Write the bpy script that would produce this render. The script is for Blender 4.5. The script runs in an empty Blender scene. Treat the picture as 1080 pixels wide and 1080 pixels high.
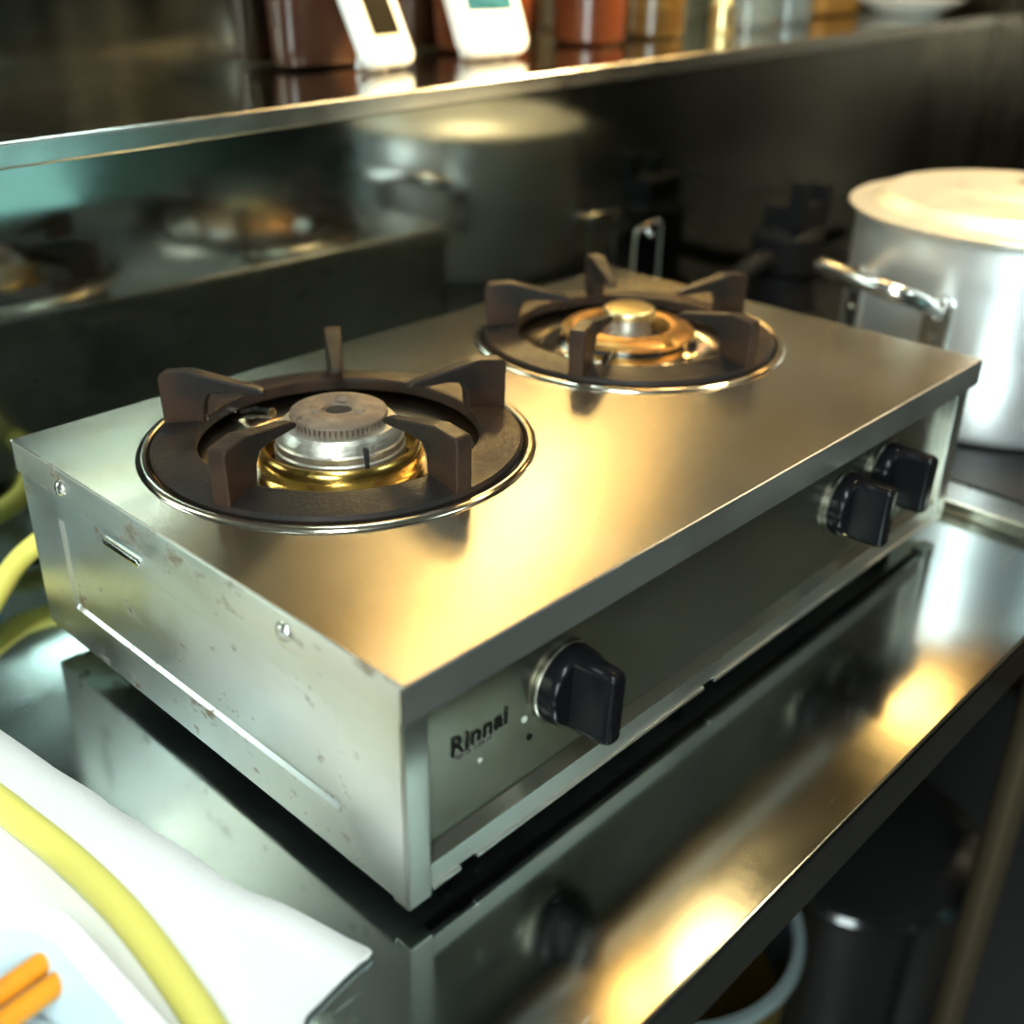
import bpy, bmesh, math, random
from mathutils import Vector, Matrix
random.seed(4)
S = bpy.context.scene
COL = S.collection
PI = math.pi

# ---------------------------------------------------------------- materials
def rgba(c): return (c[0], c[1], c[2], 1.0)

def mat(name, col, rough=.5, metal=0., spec=.5, trans=0., ior=1.45, coat=0., aniso=0.,
        spots=None, film=None, rough_var=0., rough_scale=(30, 30, 30), bump=0., bump_scale=(60, 60, 60),
        sss=0., emit=None, rot=0.):
    m = bpy.data.materials.new(name); m.use_nodes = True
    nt = m.node_tree; N = nt.nodes; L = nt.links
    b = N['Principled BSDF']
    b.inputs['Base Color'].default_value = rgba(col)
    b.inputs['Roughness'].default_value = rough
    b.inputs['Metallic'].default_value = metal
    b.inputs['Specular IOR Level'].default_value = spec
    b.inputs['Transmission Weight'].default_value = trans
    b.inputs['IOR'].default_value = ior
    b.inputs['Coat Weight'].default_value = coat
    if sss:
        b.inputs['Subsurface Weight'].default_value = sss
        b.inputs['Subsurface Radius'].default_value = (.01, .01, .01)
    tc = N.new('ShaderNodeTexCoord')
    def noise(scale, detail=4, rgh=.55):
        mp = N.new('ShaderNodeMapping'); mp.inputs['Scale'].default_value = scale
        L.new(tc.outputs['Object'], mp.inputs['Vector'])
        n = N.new('ShaderNodeTexNoise'); n.inputs['Scale'].default_value = 1.0
        n.inputs['Detail'].default_value = detail; n.inputs['Roughness'].default_value = rgh
        L.new(mp.outputs['Vector'], n.inputs['Vector'])
        return n.outputs['Fac']
    def ramp(fac, a, bb, lo=0., hi=1.):
        r = N.new('ShaderNodeMapRange'); r.inputs['From Min'].default_value = a; r.inputs['From Max'].default_value = bb
        r.inputs['To Min'].default_value = lo; r.inputs['To Max'].default_value = hi
        L.new(fac, r.inputs['Value']); return r.outputs['Result']
    cur = None
    def mixcol(fac, c):
        nonlocal cur
        mx = N.new('ShaderNodeMix'); mx.data_type = 'RGBA'
        L.new(fac, mx.inputs[0])
        if cur is None: mx.inputs[6].default_value = rgba(col)
        else: L.new(cur, mx.inputs[6])
        mx.inputs[7].default_value = rgba(c); cur = mx.outputs[2]
    if film:                                   # broad uneven film of grease, wear or painted reflections
        for (c, sc, lo, hi, amt) in film: mixcol(ramp(noise(sc), lo, hi, 0, amt), c)
    sp = None
    if spots:                                  # small spots of rust, dirt
        for (c, sc, lo, hi, amt) in spots:
            f = ramp(noise(sc, 5, .6), lo, hi, 0, amt); mixcol(f, c)
            sp = f
    if cur is not None: L.new(cur, b.inputs['Base Color'])
    if sp is not None and metal > .5:
        mt = N.new('ShaderNodeMapRange'); mt.inputs['To Min'].default_value = metal; mt.inputs['To Max'].default_value = metal*.35
        L.new(sp, mt.inputs['Value']); L.new(mt.outputs['Result'], b.inputs['Metallic'])
    if rough_var:
        L.new(ramp(noise(rough_scale), .3, .7, max(.02, rough-rough_var), rough+rough_var), b.inputs['Roughness'])
    if bump:
        bp = N.new('ShaderNodeBump'); bp.inputs['Strength'].default_value = bump; bp.inputs['Distance'].default_value = .001
        L.new(noise(bump_scale, 3), bp.inputs['Height']); L.new(bp.outputs['Normal'], b.inputs['Normal'])
    if aniso:
        b.inputs['Anisotropic'].default_value = aniso
        b.inputs['Anisotropic Rotation'].default_value = rot
        tg = N.new('ShaderNodeTangent'); tg.direction_type = 'UV_MAP'; tg.uv_map = 'UVMap'
        L.new(tg.outputs['Tangent'], b.inputs['Tangent'])
    if emit:
        b.inputs['Emission Color'].default_value = rgba(emit[0]); b.inputs['Emission Strength'].default_value = emit[1]
    return m

M = {}
M['top'] = mat('brushed_top_steel', (.74, .71, .63), .235, 1, aniso=.7, rough_var=.03, rough_scale=(9, 14, 9),
               film=[((.66, .54, .34), (7, 9, 9), .35, .75, .8)])
M['steel'] = mat('brushed_body_steel', (.60, .60, .56), .33, 1, aniso=.4, rough_var=.045, rough_scale=(14, 14, 14),
                 film=[((.46, .44, .36), (14, 14, 18), .45, .75, .6)], bump=.04, bump_scale=(40, 40, 700))
M['side'] = mat('stained_side_steel', (.70, .70, .68), .33, 1, rough_var=.05, rough_scale=(20, 20, 20),
                film=[((.50, .49, .44), (12, 12, 16), .45, .75, .6)],
                spots=[((.16, .10, .05), (45, 50, 90), .62, .70, .95)])
M['edge'] = mat('lip_steel', (.66, .64, .58), .33, 1, rough_var=.045, rough_scale=(30, 30, 60),
                spots=[((.17, .11, .05), (40, 36, 70), .56, .66, .9)])
M['frontlip'] = mat('front_lip_steel', (.62, .62, .59), .33, .95, aniso=.5, rough_var=.045, rough_scale=(20, 30, 60))
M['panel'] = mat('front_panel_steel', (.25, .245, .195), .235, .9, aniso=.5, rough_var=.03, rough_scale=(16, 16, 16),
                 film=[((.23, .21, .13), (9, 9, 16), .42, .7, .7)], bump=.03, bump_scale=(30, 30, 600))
M['counter'] = mat('worktop_steel', (.42, .47, .46), .13, 1, aniso=.35, rough_var=.03, rough_scale=(8, 20, 8),
                   film=[((.30, .36, .35), (10, 10, 10), .45, .7, .55)],
                   spots=[((.75, .82, .80), (12, 160, 20), .68, .74, .5)], bump=.03, bump_scale=(60, 10, 30))
M['potshade'] = mat('pot_shade_black', (.012, .012, .012), .5, spec=.2)  # flat black for the dark reflection painted in under the pot
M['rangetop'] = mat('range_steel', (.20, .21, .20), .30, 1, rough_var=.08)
M['splash'] = mat('backsplash_steel', (.33, .36, .34), .10, 1, aniso=.25, rough_var=.05, rough_scale=(7, 7, 14),
                  film=[((.21, .25, .24), (4, 4, 7), .42, .7, .7)],
                  spots=[((.75, .86, .84), (26, 26, 60), .73, .78, .6)], bump=.05, bump_scale=(9, 9, 5))
M['ledge'] = mat('ledge_steel', (.52, .52, .46), .12, 1, rough_var=.04)
M['ledgelip'] = mat('ledge_lip_steel', (.80, .84, .82), .21, 1, rough_var=.04)
M['wallsteel'] = mat('wall_steel', (.50, .50, .43), .16, 1, rough_var=.04, rough_scale=(16, 16, 2),
                     film=[((.32, .33, .26), (14, 14, 2.0), .4, .65, .8)])  # vertical streaks put the room's reflections into the steel's colour
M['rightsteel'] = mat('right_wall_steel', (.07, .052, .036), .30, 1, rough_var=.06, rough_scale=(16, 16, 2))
M['chrome'] = mat('chrome', (.86, .85, .80), .10, 1)
M['pan'] = mat('drip_pan_chrome', (.84, .79, .68), .16, 1, rough_var=.06,
               film=[((.60, .44, .20), (26, 26, 26), .52, .75, .6)])
M['iron'] = mat('cast_iron', (.012, .010, .009), .50, 0, spec=.20, rough_var=.1, rough_scale=(60, 60, 60),
                film=[((.040, .020, .011), (16, 16, 26), .42, .66, .8)], bump=.35, bump_scale=(420, 420, 420))
M['brass'] = mat('tarnished_brass', (.82, .55, .14), .22, 1, rough_var=.05,
                 film=[((.48, .20, .06), (40, 40, 90), .50, .70, .7)])
M['alu'] = mat('worn_aluminium', (.60, .57, .50), .40, .9, rough_var=.1, rough_scale=(80, 80, 80),
               film=[((.46, .44, .36), (60, 60, 60), .45, .62, .7)],
               spots=[((.12, .08, .05), (70, 70, 70), .62, .70, .85)], bump=.4, bump_scale=(120, 120, 400))
M['cap'] = mat('burnt_burner_cap', (.15, .11, .08), .62, .35, rough_var=.12, rough_scale=(90, 90, 90),
               film=[((.26, .20, .14), (50, 50, 50), .45, .62, .8)],
               spots=[((.05, .035, .03), (70, 70, 70), .60, .68, .9)], bump=.8, bump_scale=(150, 150, 150))
M['black_hole'] = mat('matt_black', (.012, .010, .009), .8)  # plain matt black for the burner wells, throat, seam and cap hollow
M['rustring'] = mat('heat_browned_steel', (.42, .22, .07), .34, .85,
                    film=[((.60, .34, .10), (60, 20, 40), .45, .62, .8)], spots=[((.10, .05, .03), (50, 50, 50), .62, .7, .8)])
M['goldcap'] = mat('pale_brass', (.80, .66, .34), .34, 1, rough_var=.06)
M['knob'] = mat('black_bakelite', (.006, .006, .007), .18, 0, spec=.14, rough_var=.05, rough_scale=(200, 200, 200))
M['bezel'] = mat('knob_ring', (.20, .19, .16), .34, 1)
M['strip'] = mat('bright_strip', (.62, .60, .50), .22, 1)
M['ink'] = mat('black_ink', (.006, .006, .006), .6, spec=.05)
M['ink2'] = mat('faded_ink', (.07, .07, .065), .5)
M['lightink'] = mat('pale_mark', (.55, .58, .52), .5)
M['rubber'] = mat('black_rubber', (.006, .006, .006), .6, spec=.12)
M['screw'] = mat('screw_zinc', (.72, .70, .66), .25, 1, spots=[((.2, .12, .06), (300, 300, 300), .58, .66, .7)])
M['pot'] = mat('pot_aluminium', (.86, .88, .88), .34, .85, rough_var=.05, rough_scale=(3, 3, 30),
               film=[((.68, .75, .80), (9, 9, 5), .42, .7, .6)],
               spots=[((.50, .40, .16), (22, 22, 22), .70, .80, .5)])
M['lid'] = mat('lid_aluminium', (.88, .83, .70), .38, .75, rough_var=.05)
M['handle'] = mat('cast_handle', (.80, .80, .77), .20, 1, spots=[((.30, .22, .06), (60, 60, 60), .66, .72, .6)])
M['white'] = mat('white_plastic', (.85, .85, .83), .35)
M['lcd_dark'] = mat('dark_lcd', (.014, .012, .007), .6, spec=.02)
M['lcd_teal'] = mat('teal_lcd', (.035, .16, .20), .6, spec=.03, film=[((.012, .08, .11), (70, 70, 120), .45, .6, .8)])
M['greymark'] = mat('grey_button', (.70, .71, .71), .5)
M['lcd_frame'] = mat('cream_frame', (.74, .72, .50), .4)
M['brown_tub'] = mat('brown_plastic', (.045, .016, .009), .25, spec=.6, film=[((.085, .034, .018), (18, 18, 12), .42, .7, .8)])
M['paleside'] = mat('pinkish_plastic', (.42, .24, .17), .3)
M['redjar'] = mat('red_brown_jar', (.09, .024, .008), .22, spec=.6, film=[((.055, .012, .005), (20, 20, 30), .42, .7, .8)])
M['red'] = mat('red_plastic', (.62, .02, .015), .3)
M['gold_jar'] = mat('amber_jar', (.07, .038, .010), .2, spec=.6, film=[((.14, .09, .022), (12, 12, 60), .48, .62, .8)])
M['glass'] = mat('cloudy_glass', (.72, .80, .78), .12, 0, trans=.85, ior=1.45)
M['amber'] = mat('orange_plastic', (.40, .18, .03), .3)
M['porcelain'] = mat('white_porcelain', (.88, .88, .85), .15, coat=.5)
M['hose'] = mat('yellow_gas_hose', (.84, .76, .17), .38, spots=[((.28, .20, .03), (30, 30, 30), .68, .74, .6)], sss=.1)
M['cloth'] = mat('white_cloth', (.86, .87, .86), .9, bump=.3, bump_scale=(500, 500, 500))
M['tub'] = mat('white_tub_plastic', (.50, .61, .66), .35)
M['orange'] = mat('orange_grip', (.70, .27, .010), .35, film=[((.55, .14, .008), (30, 30, 30), .45, .7, .8)])
M['darkcap'] = mat('dark_end_cap', (.06, .02, .01), .4)
M['wire'] = mat('steel_wire', (.55, .57, .56), .25, 1)
M['chromewire'] = mat('bright_wire', (.85, .88, .86), .16, 1)
M['blackgloss'] = mat('black_enamel', (.010, .010, .010), .14, coat=.4)
M['goldbucket'] = mat('gold_tin', (.62, .44, .10), .30, .9, film=[((.40, .25, .05), (12, 12, 12), .42, .7, .8)])
M['bluerim'] = mat('pale_rim', (.55, .68, .68), .25, .7)
M['inside'] = mat('dark_inside', (.03, .045, .05), .4, .3)
M['pipe'] = mat('brown_pipe', (.13, .10, .06), .35, .7)
M['floor'] = mat('dark_floor', (.030, .030, .030), .35, rough_var=.1, rough_scale=(5, 5, 5))
M['roomwall'] = mat('dark_room_wall', (.055, .055, .05), .6)  # unseen walls kept dark so the steel gets dark reflections
M['ceil'] = mat('ceiling_board', (.14, .13, .11), .8)

# ---------------------------------------------------------------- mesh helpers
def box(bm, lo, hi, bev=0., seg=2):
    r = bmesh.ops.create_cube(bm, size=1.0)
    vs = r['verts']
    for v in vs:
        v.co = Vector([lo[i] + (v.co[i]+.5)*(hi[i]-lo[i]) for i in range(3)])
    if bev:
        es = list({e for v in vs for e in v.link_edges})
        bmesh.ops.bevel(bm, geom=es, offset=bev, segments=seg, profile=.5, affect='EDGES')
def lathe(bm, prof, c=(0, 0, 0), seg=64, a0=0., a1=2*PI, axis='z'):
    full = abs(a1-a0-2*PI) < 1e-6
    n = seg if full else seg+1
    rings = []
    for i in range(n):
        a = a0 + (a1-a0)*i/seg
        ca, sa = math.cos(a), math.sin(a)
        row = []
        for (r, z) in prof:
            if axis == 'z': co = (c[0]+r*ca, c[1]+r*sa, c[2]+z)
            else: co = (c[0]+r*ca, c[1]-z, c[2]+r*sa)       # axis along -Y
            row.append(bm.verts.new(co))
        rings.append(row)
    m = len(prof)
    for i in range(seg):
        A = rings[i]; B = rings[(i+1) % n]
        for k in range(m-1):
            try: bm.faces.new((A[k], B[k], B[k+1], A[k+1]))
            except ValueError: pass
def tube(bm, pts, r, seg=12, closed=False, radii=None):
    pts = [Vector(p) for p in pts]; n = len(pts); rings = []
    up = None
    for i, p in enumerate(pts):
        if closed: t = pts[(i+1) % n]-pts[i-1]
        else: t = pts[min(i+1, n-1)]-pts[max(i-1, 0)]
        t.normalize()
        if up is None:
            up = t.orthogonal().normalized()
        else:
            up = (up - t*up.dot(t)).normalized()
        s = t.cross(up); rr = radii[i] if radii else r
        rings.append([bm.verts.new(p + (up*math.cos(2*PI*k/seg) + s*math.sin(2*PI*k/seg))*rr) for k in range(seg)])
    rng = n if closed else n-1
    for i in range(rng):
        A, B = rings[i], rings[(i+1) % n]
        for k in range(seg):
            bm.faces.new((A[k], A[(k+1) % seg], B[(k+1) % seg], B[k]))
    if not closed:
        bm.faces.new(rings[0][::-1]); bm.faces.new(rings[-1])
def spline(ctrl, per=12, closed=False):
    P = [Vector(p) for p in ctrl]; out = []
    n = len(P); rng = n if closed else n-1
    for i in range(rng):
        if closed: a, b, c, d = P[i-1], P[i], P[(i+1) % n], P[(i+2) % n]
        else: a, b, c, d = P[max(i-1, 0)], P[i], P[i+1], P[min(i+2, n-1)]
        for k in range(per):
            t = k/per
            out.append(.5*((2*b)+(c-a)*t+(2*a-5*b+4*c-d)*t*t+(3*b-a-3*c+d)*t**3))
    if not closed: out.append(P[-1])
    return out
def prism(bm, poly, f, w):
    """extrude a 2-D polygon by +-w/2 ; f(u,v,s)->Vector"""
    A = [bm.verts.new(f(u, v, -w/2)) for u, v in poly]; B = [bm.verts.new(f(u, v, w/2)) for u, v in poly]
    n = len(poly)
    bm.faces.new(A[::-1]); bm.faces.new(B)
    for i in range(n): bm.faces.new((A[i], A[(i+1) % n], B[(i+1) % n], B[i]))
def rrect(w, h, r, n=6):
    out = []
    for (cx, cy, a0) in ((w/2-r, h/2-r, 0), (-w/2+r, h/2-r, PI/2), (-w/2+r, -h/2+r, PI), (w/2-r, -h/2+r, 1.5*PI)):
        for k in range(n+1):
            a = a0 + PI/2*k/n; out.append((cx+r*math.cos(a), cy+r*math.sin(a)))
    return out
def loft(bm, loops, cap0=True, cap1=True):
    R = [[bm.verts.new(p) for p in lp] for lp in loops]
    n = len(R[0])
    for i in range(len(R)-1):
        for k in range(n): bm.faces.new((R[i][k], R[i][(k+1) % n], R[i+1][(k+1) % n], R[i+1][k]))
    if cap0: bm.faces.new(R[0][::-1])
    if cap1: bm.faces.new(R[-1])
def obj(name, bm, m, parent=None, smooth=True, angle=35, bev=0.):
    bmesh.ops.remove_doubles(bm, verts=bm.verts, dist=1e-6)
    bmesh.ops.recalc_face_normals(bm, faces=bm.faces)
    uv = bm.loops.layers.uv.new('UVMap')
    for f in bm.faces:
        n = f.normal; ax = max(range(3), key=lambda i: abs(n[i]))
        for l in f.loops:
            c = l.vert.co
            l[uv].uv = (c.x, c.y) if ax == 2 else ((c.x, c.z) if ax == 1 else (c.y, c.z))
    me = bpy.data.meshes.new(name); bm.to_mesh(me); bm.free()
    if smooth:
        for p in me.polygons: p.use_smooth = True
        me.set_sharp_from_angle(angle=math.radians(angle))
    me.materials.append(m if not isinstance(m, str) else M[m])
    o = bpy.data.objects.new(name, me); COL.objects.link(o)
    if parent: o.parent = parent
    if bev:
        b = o.modifiers.new('bevel', 'BEVEL'); b.width = bev; b.segments = 2; b.limit_method = 'ANGLE'
    if smooth:
        w = o.modifiers.new('weighted', 'WEIGHTED_NORMAL'); w.weight = 90; w.keep_sharp = True
    return o
def tag(o, label, cat, group=None):
    o['label'] = label; o['category'] = cat
    if group: o['group'] = group
    return o
def thing(name, label, cat, loc=(0, 0, 0), group=None, rot=(0, 0, 0)):
    o = bpy.data.objects.new(name, None); COL.objects.link(o); o.empty_display_size = .02
    o.location = loc; o.rotation_euler = rot
    return tag(o, label, cat, group)
def part_label(o, s): o['label'] = s; return o
def struct(name, bm, m):
    o = obj(name, bm, m, None, False); o['kind'] = 'structure'; return o
def copy_tree(o, parent=None):
    c = o.copy(); COL.objects.link(c)
    if parent: c.parent = parent
    for ch in list(o.children): copy_tree(ch, c)
    return c
BM = bmesh.new
G = -.016                     # worktop level; 0 = lower edge of the stove body
FL = -.82                     # floor
W, D, H = .56, .348, .126     # stove
YW = .455                     # backsplash plane
YR = .662                     # wall above the ledge

# ---------------------------------------------------------------- room
bm = BM(); box(bm, (-1.6, -2.6, FL-.05), (1.7, .8, FL)); struct('floor', bm, 'floor')
bm = BM(); box(bm, (-1.6, -2.6, 1.75), (1.7, .8, 1.8)); struct('ceiling', bm, 'ceil')
bm = BM(); box(bm, (-1.6, YR, FL), (1.7, .8, 1.75)); struct('wall_back', bm, 'wallsteel')
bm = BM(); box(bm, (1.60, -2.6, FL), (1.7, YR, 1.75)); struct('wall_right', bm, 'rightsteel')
bm = BM(); box(bm, (-1.7, -2.6, FL), (-1.6, .8, 1.75)); struct('wall_left', bm, 'roomwall')
bm = BM(); box(bm, (-1.6, -2.7, FL), (1.7, -2.6, 1.75)); struct('wall_front', bm, 'roomwall')

# ---------------------------------------------------------------- backsplash with ledge
def lz(x): return .272+.015*x
bs = thing('steel_backsplash', 'dark stainless steel backsplash behind the stove, with a ledge along its top', 'backsplash', (0, YW, FL))
def sheared(bm, x0, x1, y0, y1, za, zb):
    vs = []
    for x in (x0, x1):
        for (y, zf) in ((y0, za), (y1, za), (y1, zb), (y0, zb)):
            vs.append(bm.verts.new((x, y-YW, zf(x)-FL)))
    for i in range(4): bm.faces.new((vs[i], vs[(i+1) % 4], vs[4+(i+1) % 4], vs[4+i]))
    bm.faces.new(vs[:4][::-1]); bm.faces.new(vs[4:])
bm = BM(); sheared(bm, -1.6, 1.598, YW, YW+.012, lambda x: FL, lambda x: lz(x)-.014)
obj('splash_panel', bm, 'splash', bs, False)
bm = BM(); sheared(bm, -1.6, 1.598, YW+.001, YR-.001, lambda x: lz(x)-.010, lambda x: lz(x))
obj('ledge_shelf', bm, 'ledge', bs, False)
bm = BM(); sheared(bm, -1.6, 1.598, YW-.004, YW+.001, lambda x: lz(x)-.016, lambda x: lz(x)+.0005)
obj('ledge_lip', bm, 'ledgelip', bs, True, bev=.0018)

# ---------------------------------------------------------------- worktable and range under things
wt = thing('steel_worktable', 'long stainless steel worktable carrying the two-burner gas stove', 'worktable', (0, 0, FL))
bm = BM(); box(bm, (-1.3, -.105, G-.038-FL), (.588, YW-.004, G-FL), .003); obj('table_top', bm, 'counter', wt)
for (x, y) in ((-1.2, -.06), (.05, .36), (.54, .40)):
    bm = BM(); tube(bm, [(x, y, 0.001), (x, y, G-.038-FL)], .018, 16); obj('table_leg', bm, 'pipe', wt)
rg = thing('range_stand', 'dark steel cooking stand under the big aluminium pot, right of the worktable', 'stand', (1.1, .1, FL))
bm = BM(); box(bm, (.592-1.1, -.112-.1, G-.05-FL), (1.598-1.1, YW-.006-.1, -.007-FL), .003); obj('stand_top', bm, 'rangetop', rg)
bm = BM(); box(bm, (.5905-1.1, -.113-.1, G-.03-FL), (.594-1.1, YW-.006-.1, -.0055-FL), .0008)
part_label(obj('edge_trim', bm, 'strip', rg), 'bright edge strip')
bm = BM(); box(bm, (.632-1.1, -.085-.1, -.0072-FL), (1.10-1.1, .400-.1, -.0052-FL), .0008); obj('pot_shade_plate', bm, 'potshade', rg)  # thin black sheet standing in for the dark reflection and shadow under the pot
for (x, y) in ((.655, -.075), (1.55, -.07), (.66, .4), (1.55, .4)):
    bm = BM(); tube(bm, [(x-1.1, y-.1, .001), (x-1.1, y-.1, G-.05-FL)], .015, 18); obj('stand_leg', bm, 'pipe', rg)

# ---------------------------------------------------------------- the stove
st = thing('gas_stove', 'stainless steel two-burner tabletop gas stove with black knobs', 'stove', (W/2, D/2, G))
def L_(x, y, z): return (x-W/2, y-D/2, z-G)
def off(bm): bmesh.ops.translate(bm, verts=bm.verts, vec=(-W/2, -D/2, -G))
C1, C2, RH = (.1375, .211), (.412, .211), .1132
LIPZ = H-.0195
# top plate: flat sheet with two round holes, folded rim all round
bm = BM()
def plate_with_hole(bm, x0, x1, y0, y1, c, r, z, n=96):
    inner = []; outer = []
    for i in range(n):
        a = 2*PI*i/n; ca, sa = math.cos(a), math.sin(a)
        inner.append(bm.verts.new((c[0]+r*ca, c[1]+r*sa, z)))
        t = min(((x1-c[0])/ca if ca > 1e-9 else (x0-c[0])/ca if ca < -1e-9 else 9), ((y1-c[1])/sa if sa > 1e-9 else (y0-c[1])/sa if sa < -1e-9 else 9))
        outer.append([c[0]+t*ca, c[1]+t*sa])
    for cx in (x0, x1):
        for cy in (y0, y1):
            k = min(range(n), key=lambda i: (outer[i][0]-cx)**2+(outer[i][1]-cy)**2); outer[k] = [cx, cy]
    ov = [bm.verts.new((p[0], p[1], z)) for p in outer]
    for i in range(n):
        j = (i+1) % n
        bm.faces.new((inner[i], inner[j], ov[j], ov[i]))
plate_with_hole(bm, .0012, .274, .0012, D-.0012, C1, RH, H)
plate_with_hole(bm, .274, W-.0012, .0012, D-.0012, C2, RH, H)
off(bm)
obj('top_plate', bm, 'top', st, True)
# folded rims: each is a thin sheet with a rounded upper edge
bm = BM()
prof = [(0.0, LIPZ), (0.0, H-.0014), (.0004, H-.0004), (.0014, H), (.0022, H-.0004), (.0022, LIPZ)]
prism(bm, prof, lambda u, v, s: Vector((W/2+s, u, v)), W); off(bm)
obj('front_rim', bm, 'frontlip', st)
for (nm, x, sg, mm) in (('left_rim', 0., 1, 'edge'), ('right_rim', W, -1, 'edge')):
    bm = BM(); prism(bm, prof, lambda u, v, s: Vector((x+sg*u, D/2+s, v)), D-.0005); off(bm)
    obj('side_rim', bm, mm, st)
bm = BM(); prism(bm, prof, lambda u, v, s: Vector((W/2+s, D-u, v)), W); off(bm); obj('rear_rim', bm, 'edge', st)
# side panels with a pressed rectangle
def side_panel(x, sg):
    bm = BM()
    y0, y1, z0, z1 = .006, D-.002, 0., LIPZ+.004
    ys = [y0, .050, .0525, .3035, .306, y1]; zs = [z0, .0275, .030, .0865, .089, z1]
    def dep(i, j): return .0016 if (2 <= i <= 3 and 2 <= j <= 3) else 0
    V = [[bm.verts.new((x+sg*(.0022+dep(i, j)), ys[i], zs[j])) for j in range(6)] for i in range(6)]
    for i in range(5):
        for j in range(5): bm.faces.new((V[i][j], V[i+1][j], V[i+1][j+1], V[i][j+1]))
    # return flange along the bottom and ends
    bot = [bm.verts.new((x+sg*.016, ys[i], z0)) for i in range(6)]
    for i in range(5): bm.faces.new((V[i][0], V[i+1][0], bot[i+1], bot[i]))
    off(bm)
    sp = obj('side_panel', bm, 'side', st, True, 20)
    for (y, z) in ((.081, .1155), (.289, .1145)):
        bm = BM(); lathe(bm, [(0, .0026), (.0026, .0024), (.0046, .0012), (.0052, 0)], seg=20)
        box(bm, (-.0032, -.0005, .0018), (.0032, .0005, .0028))
        bmesh.ops.rotate(bm, verts=bm.verts, cent=(0, 0, 0), matrix=Matrix.Rotation(-sg*PI/2, 3, 'Y'))
        bmesh.ops.translate(bm, verts=bm.verts, vec=L_(x-sg*.0001, y, z))
        obj('screw', bm, 'screw', sp)
    if sg > 0:
        bm = BM(); box(bm, (x+.0004, .212, .0935), (x+.003, .250, .0985), .0012); off(bm)
        part_label(obj('bright_slot', bm, 'chrome', sp), 'bright pressed slot under the rim')
side_panel(0., 1); side_panel(W, -1)
# rear panel, bottom pan
bm = BM(); box(bm, (.004, D-.006, 0), (W-.004, D-.003, LIPZ+.006)); off(bm); obj('rear_panel', bm, 'side', st)
bm = BM(); box(bm, (.010, .016, .0015), (W-.010, D-.008, .003)); off(bm); obj('bottom_pan', bm, 'side', st)
# corner posts
for (x0, x1) in ((.0026, .0175), (W-.0205, W-.0026)):
    bm = BM(); box(bm, (x0, .0045, -.004), (x1, .016, LIPZ+.003), .0015); off(bm); obj('corner_post', bm, 'steel', st)
# front panel : recessed upper sheet, folded ledge, lower rail
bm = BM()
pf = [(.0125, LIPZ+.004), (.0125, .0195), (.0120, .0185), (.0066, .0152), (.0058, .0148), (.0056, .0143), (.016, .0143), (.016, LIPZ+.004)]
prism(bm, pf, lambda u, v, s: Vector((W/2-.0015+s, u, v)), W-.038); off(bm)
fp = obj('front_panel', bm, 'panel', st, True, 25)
bm = BM()
box(bm, (.0178, .0060, .0012), (W-.0208, .0085, .0144), .0005)
box(bm, (.0178, .0045, -.0012), (.036, .0085, .0014), .0004); box(bm, (.047, .0045, -.0012), (.236, .0085, .0014), .0004)
box(bm, (.247, .0045, -.0012), (W-.0208, .0085, .0014), .0004); off(bm)
obj('bottom_rail', bm, 'steel', st)
# feet
for (x, y) in ((.042, .030), (.242, .030), (W-.05, .03), (.05, D-.06), (W-.05, D-.06)):
    bm = BM(); lathe(bm, [(0, .003), (.0075, .003), (.0085, -.004), (.0095, G+.0008), (.0085, G), (0, G)], (x, y, 0), 24); off(bm)
    obj('rubber_foot', bm, 'rubber', st)
# knobs
for (x, z, rr) in ((.1135, .0655, 0), (.391, .0660, 0), (.4475, .0700, 0)):
    r = .0212
    bm = BM()
    lathe(bm, [(0, 0.013), (r*.90, .013), (r*.97, .0115), (r, .008), (r*1.0, .003), (r*.9, .002), (0, .002)], (0, 0, 0), 48, axis='y')
    # grip bar, tapering outward, flat sides
    hh, t0, t1, L0, L1 = r*1.0, .0155, .0115, .010, .036
    loops = []
    for (yy, hs, ts) in ((L0, hh*.98, t0), (L0+.010, hh*.99, t0*.95), (L1-.004, hh*.98, t1), (L1-.001, hh*.93, t1*.86), (L1, hh*.86, t1*.65)):
        loops.append([(u, -yy, v) for (u, v) in rrect(ts, 2*hs, ts*.34, 4)])
    loft(bm, loops)
    bmesh.ops.rotate(bm, verts=bm.verts, cent=(0, 0, 0), matrix=Matrix.Rotation(math.radians(3), 3, 'Y'))
    bmesh.ops.translate(bm, verts=bm.verts, vec=L_(x, .0125, z))
    k = obj('control_knob', bm, 'knob', st, True, 40)
    bm = BM(); lathe(bm, [(r*.9, .0002), (r*1.05, .0002), (r*1.05, .0022), (r*1.02, .003), (r*.85, .003)], (0, 0, 0), 48, axis='y')
    bmesh.ops.translate(bm, verts=bm.verts, vec=L_(x, .0125, z))
    part_label(obj('knob_bezel', bm, 'bezel', k), 'metal ring behind the knob')
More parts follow.
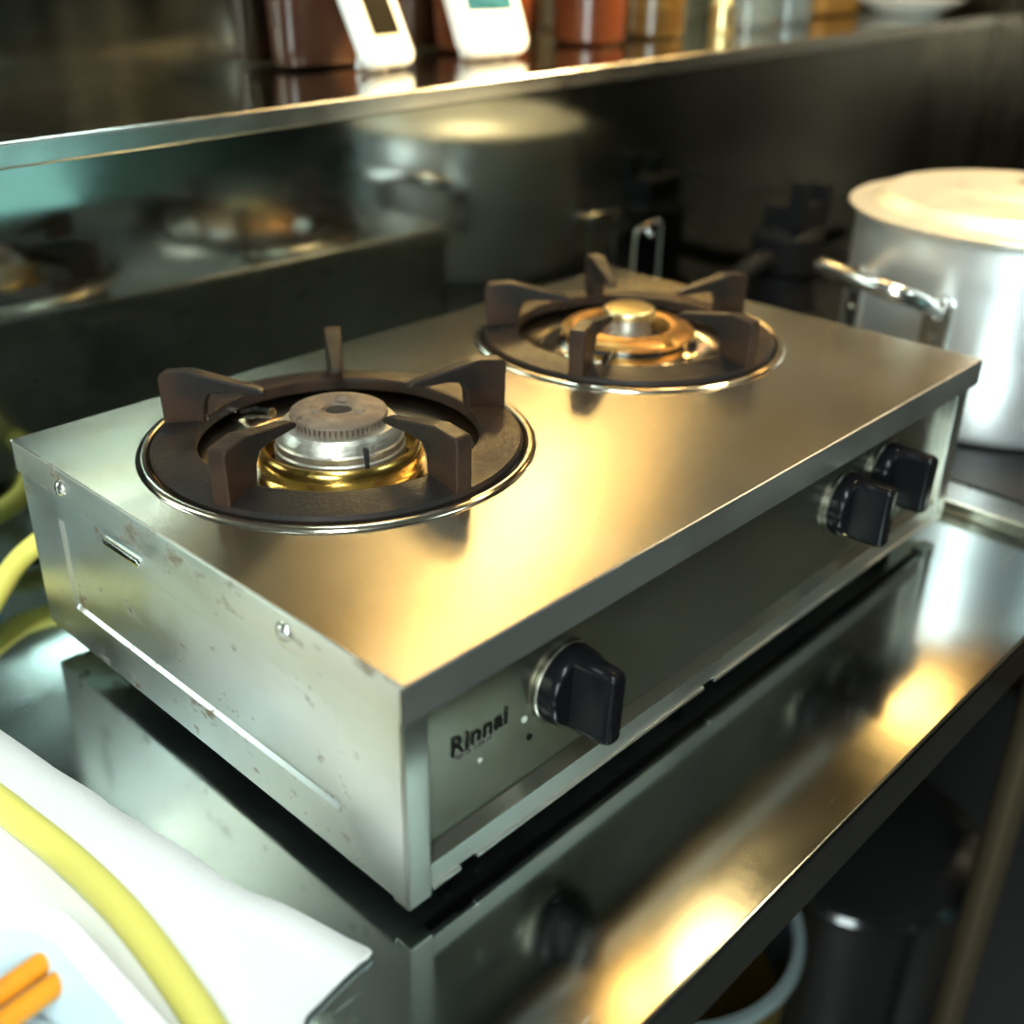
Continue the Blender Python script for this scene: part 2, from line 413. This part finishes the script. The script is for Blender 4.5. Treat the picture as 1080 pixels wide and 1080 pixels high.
# lettering and small marks
def text(body, size, loc, m, offset=0., name='lettering', shear=0., parent=None, sp=1.):
    cu = bpy.data.curves.new(name, 'FONT'); cu.body = body; cu.size = size; cu.extrude = .00012; cu.offset = offset
    cu.shear = shear; cu.align_x = 'LEFT'; cu.space_character = sp
    to = bpy.data.objects.new(name, cu); COL.objects.link(to)
    dg = bpy.context.evaluated_depsgraph_get()
    me = bpy.data.meshes.new_from_object(to.evaluated_get(dg))
    COL.objects.unlink(to); bpy.data.objects.remove(to); bpy.data.curves.remove(cu)
    me.transform(Matrix.Translation(loc) @ Matrix.Rotation(PI/2, 4, 'X'))
    me.materials.clear(); me.materials.append(M[m])
    o = bpy.data.objects.new(name, me); COL.objects.link(o); o.parent = parent or st
    return o
YP = .0122
part_label(text('Rinnai', .0148, L_(.0365, YP-.0002, .0612), 'ink', .00018, 'maker_lettering', .04, sp=1.05), 'black maker name printed on the front panel')
bm = BM()
for (x0, x1) in ((.041, .045), (.0465, .050), (.0525, .0535), (.055, .059), (.0605, .064)):
    box(bm, (x0, YP-.0002, .0575), (x1, YP+.0004, .0592))
off(bm); part_label(obj('model_line', bm, 'ink2', st, False), 'tiny unreadable line under the maker name')
for (x, z, r, m) in ((.0905, .043, .0018, 'ink'), (.0865, .056, .0018, 'lightink'), (.125, .0315, .0015, 'ink'), (.056, .049, .0012, 'lightink')):
    bm = BM(); lathe(bm, [(0, .0003), (r, .0003), (r, -.0002)], (x, YP, z), 16, axis='y'); off(bm); obj('printed_mark', bm, m, st)
# drip pans
for c in (C1, C2):
    bm = BM()
    lathe(bm, [(RH+.0035, .0002), (RH+.003, .0012), (RH+.0012, .0022), (RH-.001, .0024), (RH-.003, .0014), (RH-.0042, -.0022),
               (.104, -.0042), (.098, -.0054), (.084, -.0064), (.070, -.0078), (.064, -.0095), (.058, -.0150), (.052, -.016), (.034, -.016)], (c[0], c[1], H), 96)
    off(bm)
    dp = obj('drip_pan', bm, 'pan', st, True, 60)
    bm = BM(); lathe(bm, [(.036, -.018), (.036, -.03), (0, -.03)], (c[0], c[1], H), 40); off(bm); obj('burner_well', bm, 'black_hole', st)
# left burner
c = C1
bm = BM(); lathe(bm, [(.0495, -.0155), (.0500, -.007), (.0488, -.0015), (.0468, .0008), (.0445, .0004), (.0435, -.003), (.0432, -.0135)], (c[0], c[1], H), 72); off(bm)
part_label(obj('brass_ring', bm, 'brass', st, True, 40), 'golden brass collar around the left burner')
bm = BM(); lathe(bm, [(.0385, -.0145), (.0388, -.006), (.0388, -.001), (.0378, .000), (.0380, .004), (.0368, .005), (.0355, .0105), (.0335, .0130), (.028, .0135), (.010, .0135)], (c[0], c[1], H), 72)
off(bm); bh = obj('burner_body', bm, 'alu', st, True, 30)
part_label(bh, 'worn silver body of the left burner')
bm = BM(); box(bm, (c[0]-.0012, c[1]-.0394, H-.006), (c[0]+.0012, c[1]-.036, H+.009)); 
bmesh.ops.rotate(bm, verts=bm.verts, cent=(c[0], c[1], H), matrix=Matrix.Rotation(math.radians(-16), 3, 'Z'))
off(bm); obj('body_seam', bm, 'black_hole', bh, False)
bm = BM()
n = 56                                    # toothed burner cap
lathe(bm, [(.008, .0135), (.008, .019), (.0105, .0213), (.018, .0218), (.0245, .0211), (.0284, .0192), (.0288, .0178), (.0275, .0170), (.0265, .0135)], (c[0], c[1], H), 72)
for i in range(n):
    a = 2*PI*i/n
    prism(bm, [(.0255, .0130), (.0284, .0130), (.0282, .0178), (.0255, .0178)],
          lambda u, v, s: Vector((c[0]+u*math.cos(a)-s*math.sin(a), c[1]+u*math.sin(a)+s*math.cos(a), H+v)), .0017)
off(bm); cp = obj('burner_cap', bm, 'cap', st, True, 40)
part_label(cp, 'burnt brown toothed cap of the left burner')
bm = BM(); lathe(bm, [(0, .0200), (.0055, .0200), (.0085, .0188)], (c[0], c[1], H), 24); off(bm); obj('cap_hollow', bm, 'black_hole', cp)
for (ax, ay, rad) in ((-.0125, .004, .005), (.011, .009, .006), (.004, -.0145, .0045)):
    bm = BM(); lathe(bm, [(0, .0230), (rad*.6, .0228), (rad, .0210)], (c[0]+ax, c[1]+ay, H), 18); off(bm); obj('cap_crust', bm, 'cap', cp)
# right burner
c = C2
bm = BM(); lathe(bm, [(.0475, -.0155), (.0485, -.008), (.0525, -.006), (.053, -.004), (.050, -.0025), (.046, -.001), (.044, .004)], (c[0], c[1], H), 72); off(bm)
part_label(obj('chrome_ring', bm, 'chrome', st, True, 40), 'bright ring around the right burner')
bm = BM(); lathe(bm, [(.045, .002), (.0495, .0045), (.050, .0065), (.048, .0085), (.042, .0105), (.036, .0115), (.032, .0105), (.030, .006), (.030, -.010)], (c[0], c[1], H), 72); off(bm)
part_label(obj('outer_burner', bm, 'rustring', st, True, 40), 'heat-browned outer ring of the right burner')
bm = BM(); lathe(bm, [(.030, -.002), (0, -.002)], (c[0], c[1], H), 40); off(bm); obj('burner_throat', bm, 'black_hole', st)
bm = BM(); lathe(bm, [(.019, -.002), (.018, .006), (.0165, .0095), (.0165, .017), (.0195, .0175)], (c[0], c[1], H), 48); off(bm)
ib = obj('inner_burner', bm, 'alu', st, True, 40)
bm = BM(); lathe(bm, [(0, .0238), (.017, .0236), (.0192, .0225), (.0197, .0205), (.0192, .0175), (.015, .0172)], (c[0], c[1], H), 48); off(bm)
part_label(obj('inner_cap', bm, 'goldcap', ib, True, 50), 'pale gold cap of the right burner')
for a in (0.2, PI+.2):                     # bridge bars to the inner burner
    bm = BM(); box(bm, (.015, -.006, .002), (.033, .006, .0075), .001)
    bmesh.ops.rotate(bm, verts=bm.verts, cent=(0, 0, 0), matrix=Matrix.Rotation(a, 3, 'Z'))
    bmesh.ops.translate(bm, verts=bm.verts, vec=L_(c[0], c[1], H)); obj('bridge', bm, 'alu', ib)
# igniter / thermocouple stalk on each burner
for c, ang in ((C1, 100), (C2, 205)):
    a = math.radians(ang); u = Vector((math.cos(a), math.sin(a), 0))
    b0 = Vector(L_(c[0], c[1], H))
    bm = BM(); tube(bm, [b0+u*.088+Vector((0, 0, -.006)), b0+u*.070+Vector((0, 0, .001)), b0+u*.055+Vector((0, 0, .004))], .0035, 10)
    obj('igniter', bm, 'chrome', st)

# ---------------------------------------------------------------- cast iron grates (lift off)
def make_grate(label):
    t = thing('burner_grate', label, 'grate', (C1[0], C1[1], H), 'cast iron burner grates')
    bm = BM()
    lathe(bm, [(.1060, -.0022), (.1080, -.0008), (.1085, .0026), (.1070, .0048), (.100, .0058), (.086, .0078), (.0835, .0072), (.0825, .0050),
               (.0825, .0005), (.086, -.0010), (.1000, -.0020), (.1060, -.0022)], (0, 0, 0), 96)
    obj('grate_ring', bm, 'iron', t, True, 40)
    return t
def prong_mesh():
    bm = BM()
    prof = [(.1072, .0005), (.1080, .0330), (.1065, .0358), (.0900, .0380), (.0845, .0370), (.0480, .0300), (.0440, .0282), (.0435, .0262),
            (.0460, .0252), (.0690, .0262), (.0780, .0245), (.0815, .0180), (.0828, .003)]
    def wdt(u): return .0035 if u < .05 else (.0048 if u < .083 else .0062)
    A = [bm.verts.new((u, -wdt(u)*.9, v)) for u, v in prof]; B = [bm.verts.new((u, wdt(u)*.9, v)) for u, v in prof]
    n = len(prof)
    bm.faces.new(A[::-1]); bm.faces.new(B)
    for i in range(n): bm.faces.new((A[i], A[(i+1) % n], B[(i+1) % n], B[i]))
    return bm
g1 = make_grate('cast iron grate on the left burner, around the toothed brown cap')
pr = obj('prong', prong_mesh(), 'iron', g1, True, 30, bev=.0012)
pr.rotation_euler.z = math.radians(53)
for k in range(1, 5):
    q = pr.copy(); COL.objects.link(q); q.parent = g1; q.rotation_euler.z = math.radians(53+72*k)
g2 = copy_tree(g1)
g2['label'] = 'cast iron grate on the right burner, around the small gold cap'
g2.location = (C2[0], C2[1], H); g2.rotation_euler.z = math.radians(2)

# ---------------------------------------------------------------- big aluminium pot
PZ = -.0050
PC = (.838, .094)
pt = thing('stock_pot', 'large aluminium pot with a lid, right of the stove', 'pot', (PC[0], PC[1], PZ))
bm = BM()
lathe(bm, [(0, .002), (.120, .002), (.134, .0), (.141, .004), (.1435, .012), (.1435, .172), (.1465, .174), (.147, .177), (.1455, .1785), (.141, .178), (.1405, .012), (.136, .006), (0, .005)], (0, 0, 0), 96)
obj('pot_body', bm, 'pot', pt, True, 40)
bm = BM()
lathe(bm, [(.150, .1785), (.1515, .1800), (.1515, .1825), (.150, .1835), (.136, .1842), (.128, .1870), (.122, .1935), (.117, .1955), (.060, .1985), (.056, .2000), (.051, .2015), (0, .2025)], (0, 0, 0), 96)
ld = obj('pot_lid', bm, 'lid', pt, True, 50)
bm = BM(); lathe(bm, [(.006, .2020), (.007, .214), (.018, .218), (.0185, .222), (.014, .2255), (0, .2265)], (0.03, -.005, 0), 36); obj('lid_knob', bm, 'lid', ld, True, 50)
for a0 in (160, 340):
    a = math.radians(a0); rad = Vector((math.cos(a), math.sin(a), 0)); tan = Vector((-math.sin(a), math.cos(a), 0)); up = Vector((0, 0, 1))
    R0 = .1445; hw = .054; z0 = .126
    pts = []
    ctrl = [rad*(R0-.004+.006)-tan*hw*.98+up*(z0-.012), rad*(R0+.020)-tan*hw*1.0+up*(z0+.004), rad*(R0+.044)-tan*hw*.80+up*(z0+.013),
            rad*(R0+.052)+up*(z0+.016), rad*(R0+.044)+tan*hw*.80+up*(z0+.013), rad*(R0+.020)+tan*hw*1.0+up*(z0+.004), rad*(R0-.004+.006)+tan*hw*.98+up*(z0-.012)]
    # pull ends to the wall of the pot
    for e in (0, -1):
        v = ctrl[e]; q = Vector((v.x, v.y, 0)).normalized()*(R0+.002); ctrl[e] = Vector((q.x, q.y, v.z))
    bm = BM(); P = spline(ctrl, 10); tube(bm, P, .0075, 14)
    hd = obj('pot_handle', bm, 'handle', pt, True, 60)
    for sgn in (-1, 1):
        da = sgn*math.atan2(hw, R0)
        aa = a+da; rd = Vector((math.cos(aa), math.sin(aa), 0)); tn = Vector((-math.sin(aa), math.cos(aa), 0))
        bm = BM(); poly = rrect(.026, .062, .010, 4)
        loops = [[rd*(.1425+d)+tn*(u*s)+up*(z0-.026+v*s) for (u, v) in poly] for (d, s) in ((0, 1), (.003, 1), (.0045, .85))]
        loft(bm, loops); pl = obj('handle_plate', bm, 'handle', hd, True, 40)
        for dz in (-.034, -.014):
            bm = BM(); lathe(bm, [(0, .0028), (.0026, .0022), (.0042, 0)], (0, 0, 0), 16)
            rot = up.rotation_difference(rd).to_matrix(); bmesh.ops.rotate(bm, verts=bm.verts, cent=(0, 0, 0), matrix=rot)
            bmesh.ops.translate(bm, verts=bm.verts, vec=rd*.147+up*(z0+dz)); obj('rivet', bm, 'chrome', hd)

# ---------------------------------------------------------------- black gas burner fittings between stove and wall
vt = thing('gas_valve', 'black gas valve and pipe in the dark corner behind the aluminium pot', 'valve', (.895, .36, PZ+.0003))
bm = BM(); lathe(bm, [(0, 0), (.052, 0), (.052, .012), (.040, .022), (.034, .060), (.040, .066), (.040, .104), (.030, .116), (0, .116)], (0, 0, 0), 32); obj('valve_body', bm, 'rubber', vt)
bm = BM(); box(bm, (-.030, -.030, .112), (.034, .018, .140), .004); box(bm, (-.030, -.032, .134), (-.016, -.012, .168), .003); box(bm, (.016, -.032, .134), (.030, -.012, .160), .003); obj('valve_lever', bm, 'rubber', vt)
bm = BM(); tube(bm, spline([(-.02, .0, .075), (-.06, .0, .080), (-.09, .01, .06), (-.105, .02, .03), (-.12, .03, .013), (-.20, .03, .013)], 8), .012, 14); obj('supply_hose', bm, 'rubber', vt)
bm = BM(); tube(bm, spline([(.0, .0, .04), (.04, .02, .05), (.10, .04, .03), (.2, .05, .016), (.4, .05, .016)], 8), .012, 14); obj('feed_pipe', bm, 'rubber', vt)

# ---------------------------------------------------------------- chrome wire bracket behind the right burner
wr = thing('wire_bracket', 'thin bright wire bracket standing behind the right burner', 'bracket', (.715, .425, G))
bm = BM()
zt = .125-G
P = spline([(-.022, 0, .002), (-.020, 0, .05), (-.018, 0, zt-.012), (-.016, -.004, zt-.002), (-.020, -.016, zt+.001), (-.020, -.022, zt-.004)], 8)
tube(bm, P, .0022, 8)
P = spline([(.026, 0, .002), (.026, 0, .05), (.026, 0, zt-.010), (.024, 0, zt-.001), (.016, -.001, zt+.002), (0, -.003, zt+.002), (-.016, -.004, zt)], 8)
tube(bm, P, .0022, 8)
obj('wire_frame', bm, 'chromewire', wr)
bm = BM(); box(bm, (-.030, -.012, 0), (.034, .012, .003), .001); obj('base_strip', bm, 'rubber', wr)

# ---------------------------------------------------------------- timers on the ledge
def make_timer(name, label, cat, w, h, t, loc, yaw, lean, screen, smat, frame, buttons):
    tm = thing(name, label, cat, (loc[0], loc[1], loc[2]+t*math.sin(lean)+.0008), None, (0, 0, yaw))
    Rm = Matrix.Rotation(-lean, 4, 'X')
    def slab(w_, h_, r_, cx, cz, y0, y1, bev, mname, nm, par):
        bm = BM(); pl = rrect(w_, h_, r_, 6); loops = []
        for (y, s) in ((y1, -bev), (y1-bev*.4, -bev*.35), (y1-bev, 0), (y0+bev, 0), (y0+bev*.4, -bev*.35), (y0, -bev)):
            q = rrect(w_+2*s, h_+2*s, max(r_+s, .0006), 6)
            loops.append([(cx+u, y, cz+v) for (u, v) in q])
        loft(bm, loops); bmesh.ops.transform(bm, matrix=Rm, verts=bm.verts)
        return obj(nm, bm, mname, par, True, 50)
    body = slab(w, h, w*.2, 0, h/2, 0, t, .0035, 'white', 'timer_body', tm)
    sx, sz, sw, sh = screen
    if frame: slab(sw+.005, sh+.005, .002, sx, sz, -.0006, .002, .0004, 'lcd_frame', 'screen_frame', body)
    slab(sw, sh, .0012, sx, sz, -.0012, .002, .0003, smat, 'screen', tm)
    for (bx, bz, br) in buttons: slab(br*2, br*1.6, br*.7, bx, bz, -.0012, .002, .0005, 'greymark', 'button', tm)
    # folding stand at the back
    bm = BM(); c_, s_ = math.cos(lean), math.sin(lean)
    top = Vector((0, t*c_+h*.40*s_-.001, h*.40*c_-t*s_)); foot = Vector((0, t*c_+h*.28*s_+.006, .0022-t*s_))
    for sx_ in (-1, 1): tube(bm, [top+Vector((sx_*w*.22, 0, 0)), foot+Vector((sx_*w*.30, 0, 0))], .0018, 8)
    tube(bm, [foot+Vector((-w*.30, 0, 0)), foot+Vector((w*.30, 0, 0))], .0018, 8)
    obj('kickstand', bm, 'white', tm)
    return tm
make_timer('kitchen_timer', 'white kitchen timer with a dark screen, leaning on the ledge, left one', 'timer', .066, .092, .014,
           (.487, .551, lz(.487)), math.radians(8), math.radians(26), (.002, .047, .036, .040), 'lcd_dark', True,
           ((.017, .018, .004), (-.012, .017, .003)))
make_timer('kitchen_timer', 'white kitchen timer with a teal screen, leaning on the ledge, right one', 'timer', .087, .094, .016,
           (.620, .546, lz(.620)), math.radians(-4), math.radians(24), (.001, .060, .058, .036), 'lcd_teal', False,
           ((-.020, .026, .004), (0, .024, .004), (.021, .026, .004)))

# ---------------------------------------------------------------- containers on the ledge
def tub_box(name, label, cat, x0, x1, y0, y1, h, r, m, lidm, lidh=.012):
    cx, cy = (x0+x1)/2, (y0+y1)/2; w, d = x1-x0, y1-y0
    t = thing(name, label, cat, (cx, cy, lz(cx)+.0020))
    bm = BM(); loops = []
    for (z, s) in ((0, -.004), (.003, -.001), (.02, 0), (h-.004, .002), (h, .001)):
        loops.append([(u, v, z) for (u, v) in rrect(w+2*s-.004, d+2*s-.004, r, 6)])
    loft(bm, loops); obj('container_body', bm, m, t, True, 50)
    if lidm:
        bm = BM(); loops = []
        for (z, s) in ((h, .0), (h+.002, .001), (h+lidh-.003, .001), (h+lidh, -.002)): loops.append([(u, v, z) for (u, v) in rrect(w+2*s-.001, d+2*s-.001, r, 6)])
        loft(bm, loops); obj('container_lid', bm, lidm, t, True, 50)
    return t
def jar(name, label, cat, x, y, r, h, m, lidm=None, lr=None, group=None):
    t = thing(name, label, cat, (x, y, lz(x)+.0014), group)
    bm = BM(); lathe(bm, [(0, 0), (r*.9, 0), (r, .004), (r, h*.8), (r*.86, h*.92), (r*.84, h), (0, h)], (0, 0, 0), 40); obj('jar_body', bm, m, t, True, 40)
    if lidm:
        bm = BM(); lathe(bm, [(r*.95, h*.97), (r*.97, h*.98), (r*.97, h*1.12), (r*.9, h*1.15), (0, h*1.15)], (0, 0, 0), 40); obj('jar_lid', bm, lidm, t, True, 40)
    return t
tub_box('food_container', 'wide brown plastic container standing behind the two white timers', 'container', .412, .556, .610, .654, .082, .016, 'brown_tub', 'paleside')
tub_box('food_container', 'red-brown container standing behind the timer with a teal screen', 'container', .622, .742, .610, .655, .10, .012, 'redjar', 'red')
jar('spice_jar', 'red-brown jar with a red lid, first jar right of the timers', 'jar', .815, .598, .040, .085, 'redjar', 'red')
jar('spice_jar', 'dark amber jar on the ledge, between the red jar and the glasses', 'jar', .930, .596, .038, .085, 'gold_jar', 'brown_tub')
# small shiny shaker and glasses
t = thing('salt_shaker', 'small shiny metal shaker on the ledge, left of the glasses', 'shaker', (1.045, .575, lz(1.045)))
bm = BM(); lathe(bm, [(0, 0), (.014, 0), (.016, .004), (.014, .022), (.015, .024), (.014, .034), (.008, .042), (0, .044)], (0, 0, 0), 32); obj('shaker_body', bm, 'goldcap', t)
for (x, y, r, h, lb) in ((1.110, .580, .034, .11, 'cloudy drinking glass on the ledge, nearer to the shaker'), (1.225, .590, .034, .11, 'cloudy drinking glass on the ledge, farther from the shaker')):
    bm = BM(); lathe(bm, [(0, 0), (r*.85, 0), (r*.9, .003), (r, h), (r-.002, h), (r*.86, .008), (0, .007)], (x, y, lz(x)+.0006), 40)
    tag(obj('drinking_glass', bm, 'glass'), lb, 'glass', 'glasses on the ledge')
tub_box('food_container', 'orange plastic box at the far right end of the ledge', 'container', 1.34, 1.46, .600, .65, .07, .014, 'amber', None)
bm = BM()
lathe(bm, [(0, .004), (.040, .003), (.044, 0), (.048, .002), (.078, .018), (.082, .0205), (.080, .022), (.048, .007), (0, .0065)], (1.50, .552, lz(1.50)+.0006), 56)
tag(obj('saucer', bm, 'porcelain'), 'white porcelain saucer at the right end of the ledge', 'saucer')

# ---------------------------------------------------------------- yellow gas hose
ctrl = [(.085, D+.004, .034), (.082, .385, .032), (.055, .420, .020), (.020, .420, .0095), (-.014, .396, -.001), (-.050, .36, G+.0086), (-.085, .31, G+.0125), (-.098, .25, G+.0128),
        (-.0942, .20, G+.0125), (-.0895, .15, G+.0125), (-.0880, .10, G+.0125), (-.0915, .05, G+.0125), (-.097, .010, G+.0125), (-.108, -.04, G+.0125), (-.125, -.085, G+.0125), (-.134, -.112, G+.008), (-.138, -.124, G-.012), (-.14, -.128, G-.15), (-.14, -.128, FL+.02)]
bm = BM(); tube(bm, spline(ctrl, 12), .0078, 18)
tag(obj('gas_hose', bm, 'hose'), 'yellow rubber gas hose curving from behind the stove over the white cloth', 'hose')

# ---------------------------------------------------------------- white cloth on the worktop
edge = [(-.069, .300), (-.065, .278), (-.0600, .236), (-.0586, .223), (-.0535, .192), (-.0521, .174), (-.0470, .146), (-.0424, .118), (-.0405, .096), (-.0371, .077), (-.0300, .058), (-.0257, .040),
        (-.0215, .020), (-.0185, .0085), (-.0205, .0055), (-.0321, .0047), (-.0501, .0019), (-.0629, -.0018), (-.073, -.02), (-.083, -.05), (-.09, -.100)]
bm = BM(); NX = 40
E2 = [(p.x, p.y) for p in spline([(x, y, 0) for x, y in edge], 4)]
rows = []
for i, (x, y) in enumerate(E2):
    row = []
    for j in range(NX+1):
        t = j/NX; xx = x + (-.62-x)*t
        w = .0009*math.sin(23*xx+11*y) + .0007*math.sin(57*y+17*xx)
        z = G+.0022 + (w+.0004)*min(1, t*14)
        row.append(bm.verts.new((xx, y+.004*math.sin(9*xx)*t, max(z, G+.0014))))
    rows.append(row)
for i in range(len(rows)-1):
    for j in range(NX): bm.faces.new((rows[i][j], rows[i][j+1], rows[i+1][j+1], rows[i+1][j]))
clo = obj('white_cloth', bm, 'cloth', None, True, 80)
sol = clo.modifiers.new('thickness', 'SOLIDIFY'); sol.thickness = .0014; sol.offset = -1
tag(clo, 'white cloth spread on the worktop at the left of the stove', 'cloth')

# ---------------------------------------------------------------- white tub with tongs
TX, TY, TW, TD = -.246, .004, .246, .212
tz = G+.0048; TH = .046
tb = thing('plastic_tub', 'white plastic tub with rounded corners on the white cloth', 'tub', (TX, TY, tz))
def tub_loops(spec):
    return [[(u, v, z) for (u, v) in rrect(TW+2*s, TD+2*s, rr, 10)] for (z, s, rr) in spec]
bm = BM(); loft(bm, tub_loops(((0, -.016, .03), (.003, -.012, .032), (TH-.004, -.001, .04), (TH-.004, -.004, .039), (.007, -.0155, .029), (.004, -.020, .026)))); obj('tub_body', bm, 'tub', tb, True, 40)
bm = BM(); loft(bm, tub_loops(((TH-.005, -.0005, .04), (TH-.005, .0045, .045), (TH-.0015, .0055, .046), (TH, .004, .045), (TH-.0022, .0015, .043), (TH+.001, -.001, .042), (TH, -.004, .039), (TH-.005, -.0045, .039), (TH-.005, -.0005, .04))), False, False)
part_label(obj('tub_rim', bm, 'white', tb, True, 50), 'white raised rim of the tub')
tg = thing('kitchen_tongs', 'steel tongs with two orange grips lying in the white tub', 'tongs', (-.1175, .0735, tz+.027))
d = Vector((-.90, -.06, -.04)).normalized(); nrm = Vector((.10, .99, 0)).normalized()
for sgn in (-1, 1):
    o0 = nrm*(.0052*sgn) + Vector((0, 0, .002*sgn)) + d*(.004 if sgn > 0 else 0)
    bm = BM(); ps = [o0+d*t for t in (0, .002, .006, .06, .096, .100)]
    tube(bm, ps, .0048, 16, radii=[.0036, .0046, .0050, .0050, .0048, .004]); h_ = obj('grip', bm, 'orange', tg, True, 50)
    bm = BM(); tube(bm, [o0-d*.004, o0+d*.0008], .0038, 12); obj('end_cap', bm, 'darkcap', h_)
    bm = BM(); tube(bm, spline([o0+d*.10, o0+d*.13+nrm*sgn*.004, o0+d*.17+nrm*sgn*.010], 6), .0015, 8); obj('wire_arm', bm, 'wire', tg)
wk = thing('wire_skimmer', 'thin steel wire loop lying under the orange tongs in the tub', 'wire loop', (-.150, .02, tz+.008))
bm = BM(); tube(bm, spline([(-.045, .065, .001), (-.015, .066, .002), (.005, .045, .002), (.016, .020, .002), (.020, -.005, .002), (.012, -.04, .002), (-.03, -.06, .001), (-.075, -.03, .001), (-.085, .03, .001)], 8, True), .0018, 8, True)
obj('loop_wire', bm, 'wire', wk)

# ---------------------------------------------------------------- things under the worktable
bk = thing('tin_bucket', 'gold tin bucket with a pale rim under the worktable edge', 'bucket', (.455, .150, FL))
bh_ = .35; r = .128
bm = BM(); lathe(bm, [(0, .001), (r*.82, .001), (r*.84, .004), (r, bh_), (r-.003, bh_), (r*.82, .01), (0, .008)], (0, 0, 0), 72); obj('bucket_body', bm, 'goldbucket', bk, True, 40)
bm = BM(); lathe(bm, [(r-.004, bh_-.004), (r+.005, bh_-.005), (r+.008, bh_+.001), (r+.005, bh_+.008), (r-.003, bh_+.008), (r-.006, bh_+.002), (r-.004, bh_-.004)], (0, 0, 0), 72); part_label(obj('bucket_rim', bm, 'bluerim', bk, True, 50), 'pale blue-white rolled rim')
bm = BM(); lathe(bm, [(r-.0035, bh_-.002), (r*.83, .012), (0, .010)], (0, 0, 0), 72); obj('bucket_lining', bm, 'inside', bk, True, 50)
kp = thing('black_pot', 'black enamel pot standing on the floor right of the gold bucket', 'pot', (.735, .085, FL))
bm = BM(); lathe(bm, [(0, 0), (.115, 0), (.125, .006), (.130, .03), (.130, .30), (.134, .304), (.136, .31), (.132, .316), (.126, .314), (.124, .03), (0, .02)], (0, 0, 0), 72); obj('pot_body', bm, 'blackgloss', kp, True, 40)
bm = BM(); lathe(bm, [(.128, .317), (.134, .320), (.132, .325), (.10, .338), (.03, .346), (0, .347)], (0, 0, 0), 72); kl = obj('pot_lid', bm, 'blackgloss', kp, True, 40)
bm = BM(); lathe(bm, [(.008, .345), (.010, .358), (.020, .362), (.018, .372), (0, .374)], (0, 0, 0), 32); obj('lid_knob', bm, 'blackgloss', kl)

# ---------------------------------------------------------------- lamps
def area(name, loc, size, power, col, aim, shape='DISK', size_y=None, spread=None):
    ld = bpy.data.lights.new(name, 'AREA'); ld.shape = shape; ld.size = size
    if size_y: ld.size_y = size_y
    ld.energy = power; ld.color = col
    if spread: ld.spread = math.radians(spread)
    o = bpy.data.objects.new(name, ld); COL.objects.link(o); o.location = loc
    o.rotation_euler = (Vector(aim)-Vector(loc)).to_track_quat('-Z', 'Y').to_euler()
    return o
WARM = (1., .66, .28); COOL = (.78, 1., .96)
area('warm_light', (.90, .335, 1.02), .10, 1.0, WARM, (.80, .2, 0))
area('warm_light', (.76, .375, 1.02), .07, .30, (1., .5, .12), (.70, .2, 0))
area('warm_light', (1.34, .16, 1.02), .15, 14, WARM, (.88, YR, .66), spread=60)
area('warm_light', (1.51, .32, .84), .14, .7, (1., .55, .16), (1.4, .2, 0))
area('warm_light', (1.02, -.05, 1.10), .16, 3.6, (1., .78, .45), (.9, .09, .2), spread=70)  # added lamp above the pot, there to brighten its lid
area('hood_tube', (.48, .57, 1.10), .22, 1.3, COOL, (.2, .1, .1), 'RECTANGLE', .10)
area('ceiling_tube', (-.55, -.45, 1.65), .25, 46, (.90, 1., .98), (-.2, .1, 0), 'RECTANGLE', 1.2)
area('ceiling_tube', (1.2, -2.0, 1.68), .6, 9, COOL, (.9, -.3, 0), 'RECTANGLE', .14)
area('side_window', (-1.57, -.80, .42), 1.0, 66, (.84, 1., .98), (.0, -.3, .1), 'RECTANGLE', 1.0)
area('added_teal_light', (1.33, -2.57, -.52), .50, 1.2, (.45, 1, .92), (1.30, 0, -.52), 'RECTANGLE', .58)  # added unseen light, so the left of the backsplash reflects teal
wd = bpy.data.worlds.new('kitchen_air'); S.world = wd; wd.use_nodes = True
wd.node_tree.nodes['Background'].inputs[0].default_value = (.6, .7, .68, 1); wd.node_tree.nodes['Background'].inputs[1].default_value = .02

# ---------------------------------------------------------------- camera
cam = bpy.data.cameras.new('camera'); co = bpy.data.objects.new('camera', cam); COL.objects.link(co)
co.location = (-.23823062, -.28051708, .39598689)
co.rotation_euler = (math.radians(62.5962902), math.radians(-.85455249), math.radians(-46.50746838))
cam.sensor_width = 36; cam.sensor_fit = 'HORIZONTAL'; cam.lens = 1181.9084/1080*36
cam.clip_start = .02
cam.dof.use_dof = True; cam.dof.focus_distance = .61; cam.dof.aperture_fstop = 3.8
S.camera = co
vs = S.view_settings; vs.view_transform = 'Standard'; vs.look = 'None'; vs.exposure = 0.; vs.gamma = 1; vs.use_curve_mapping = False
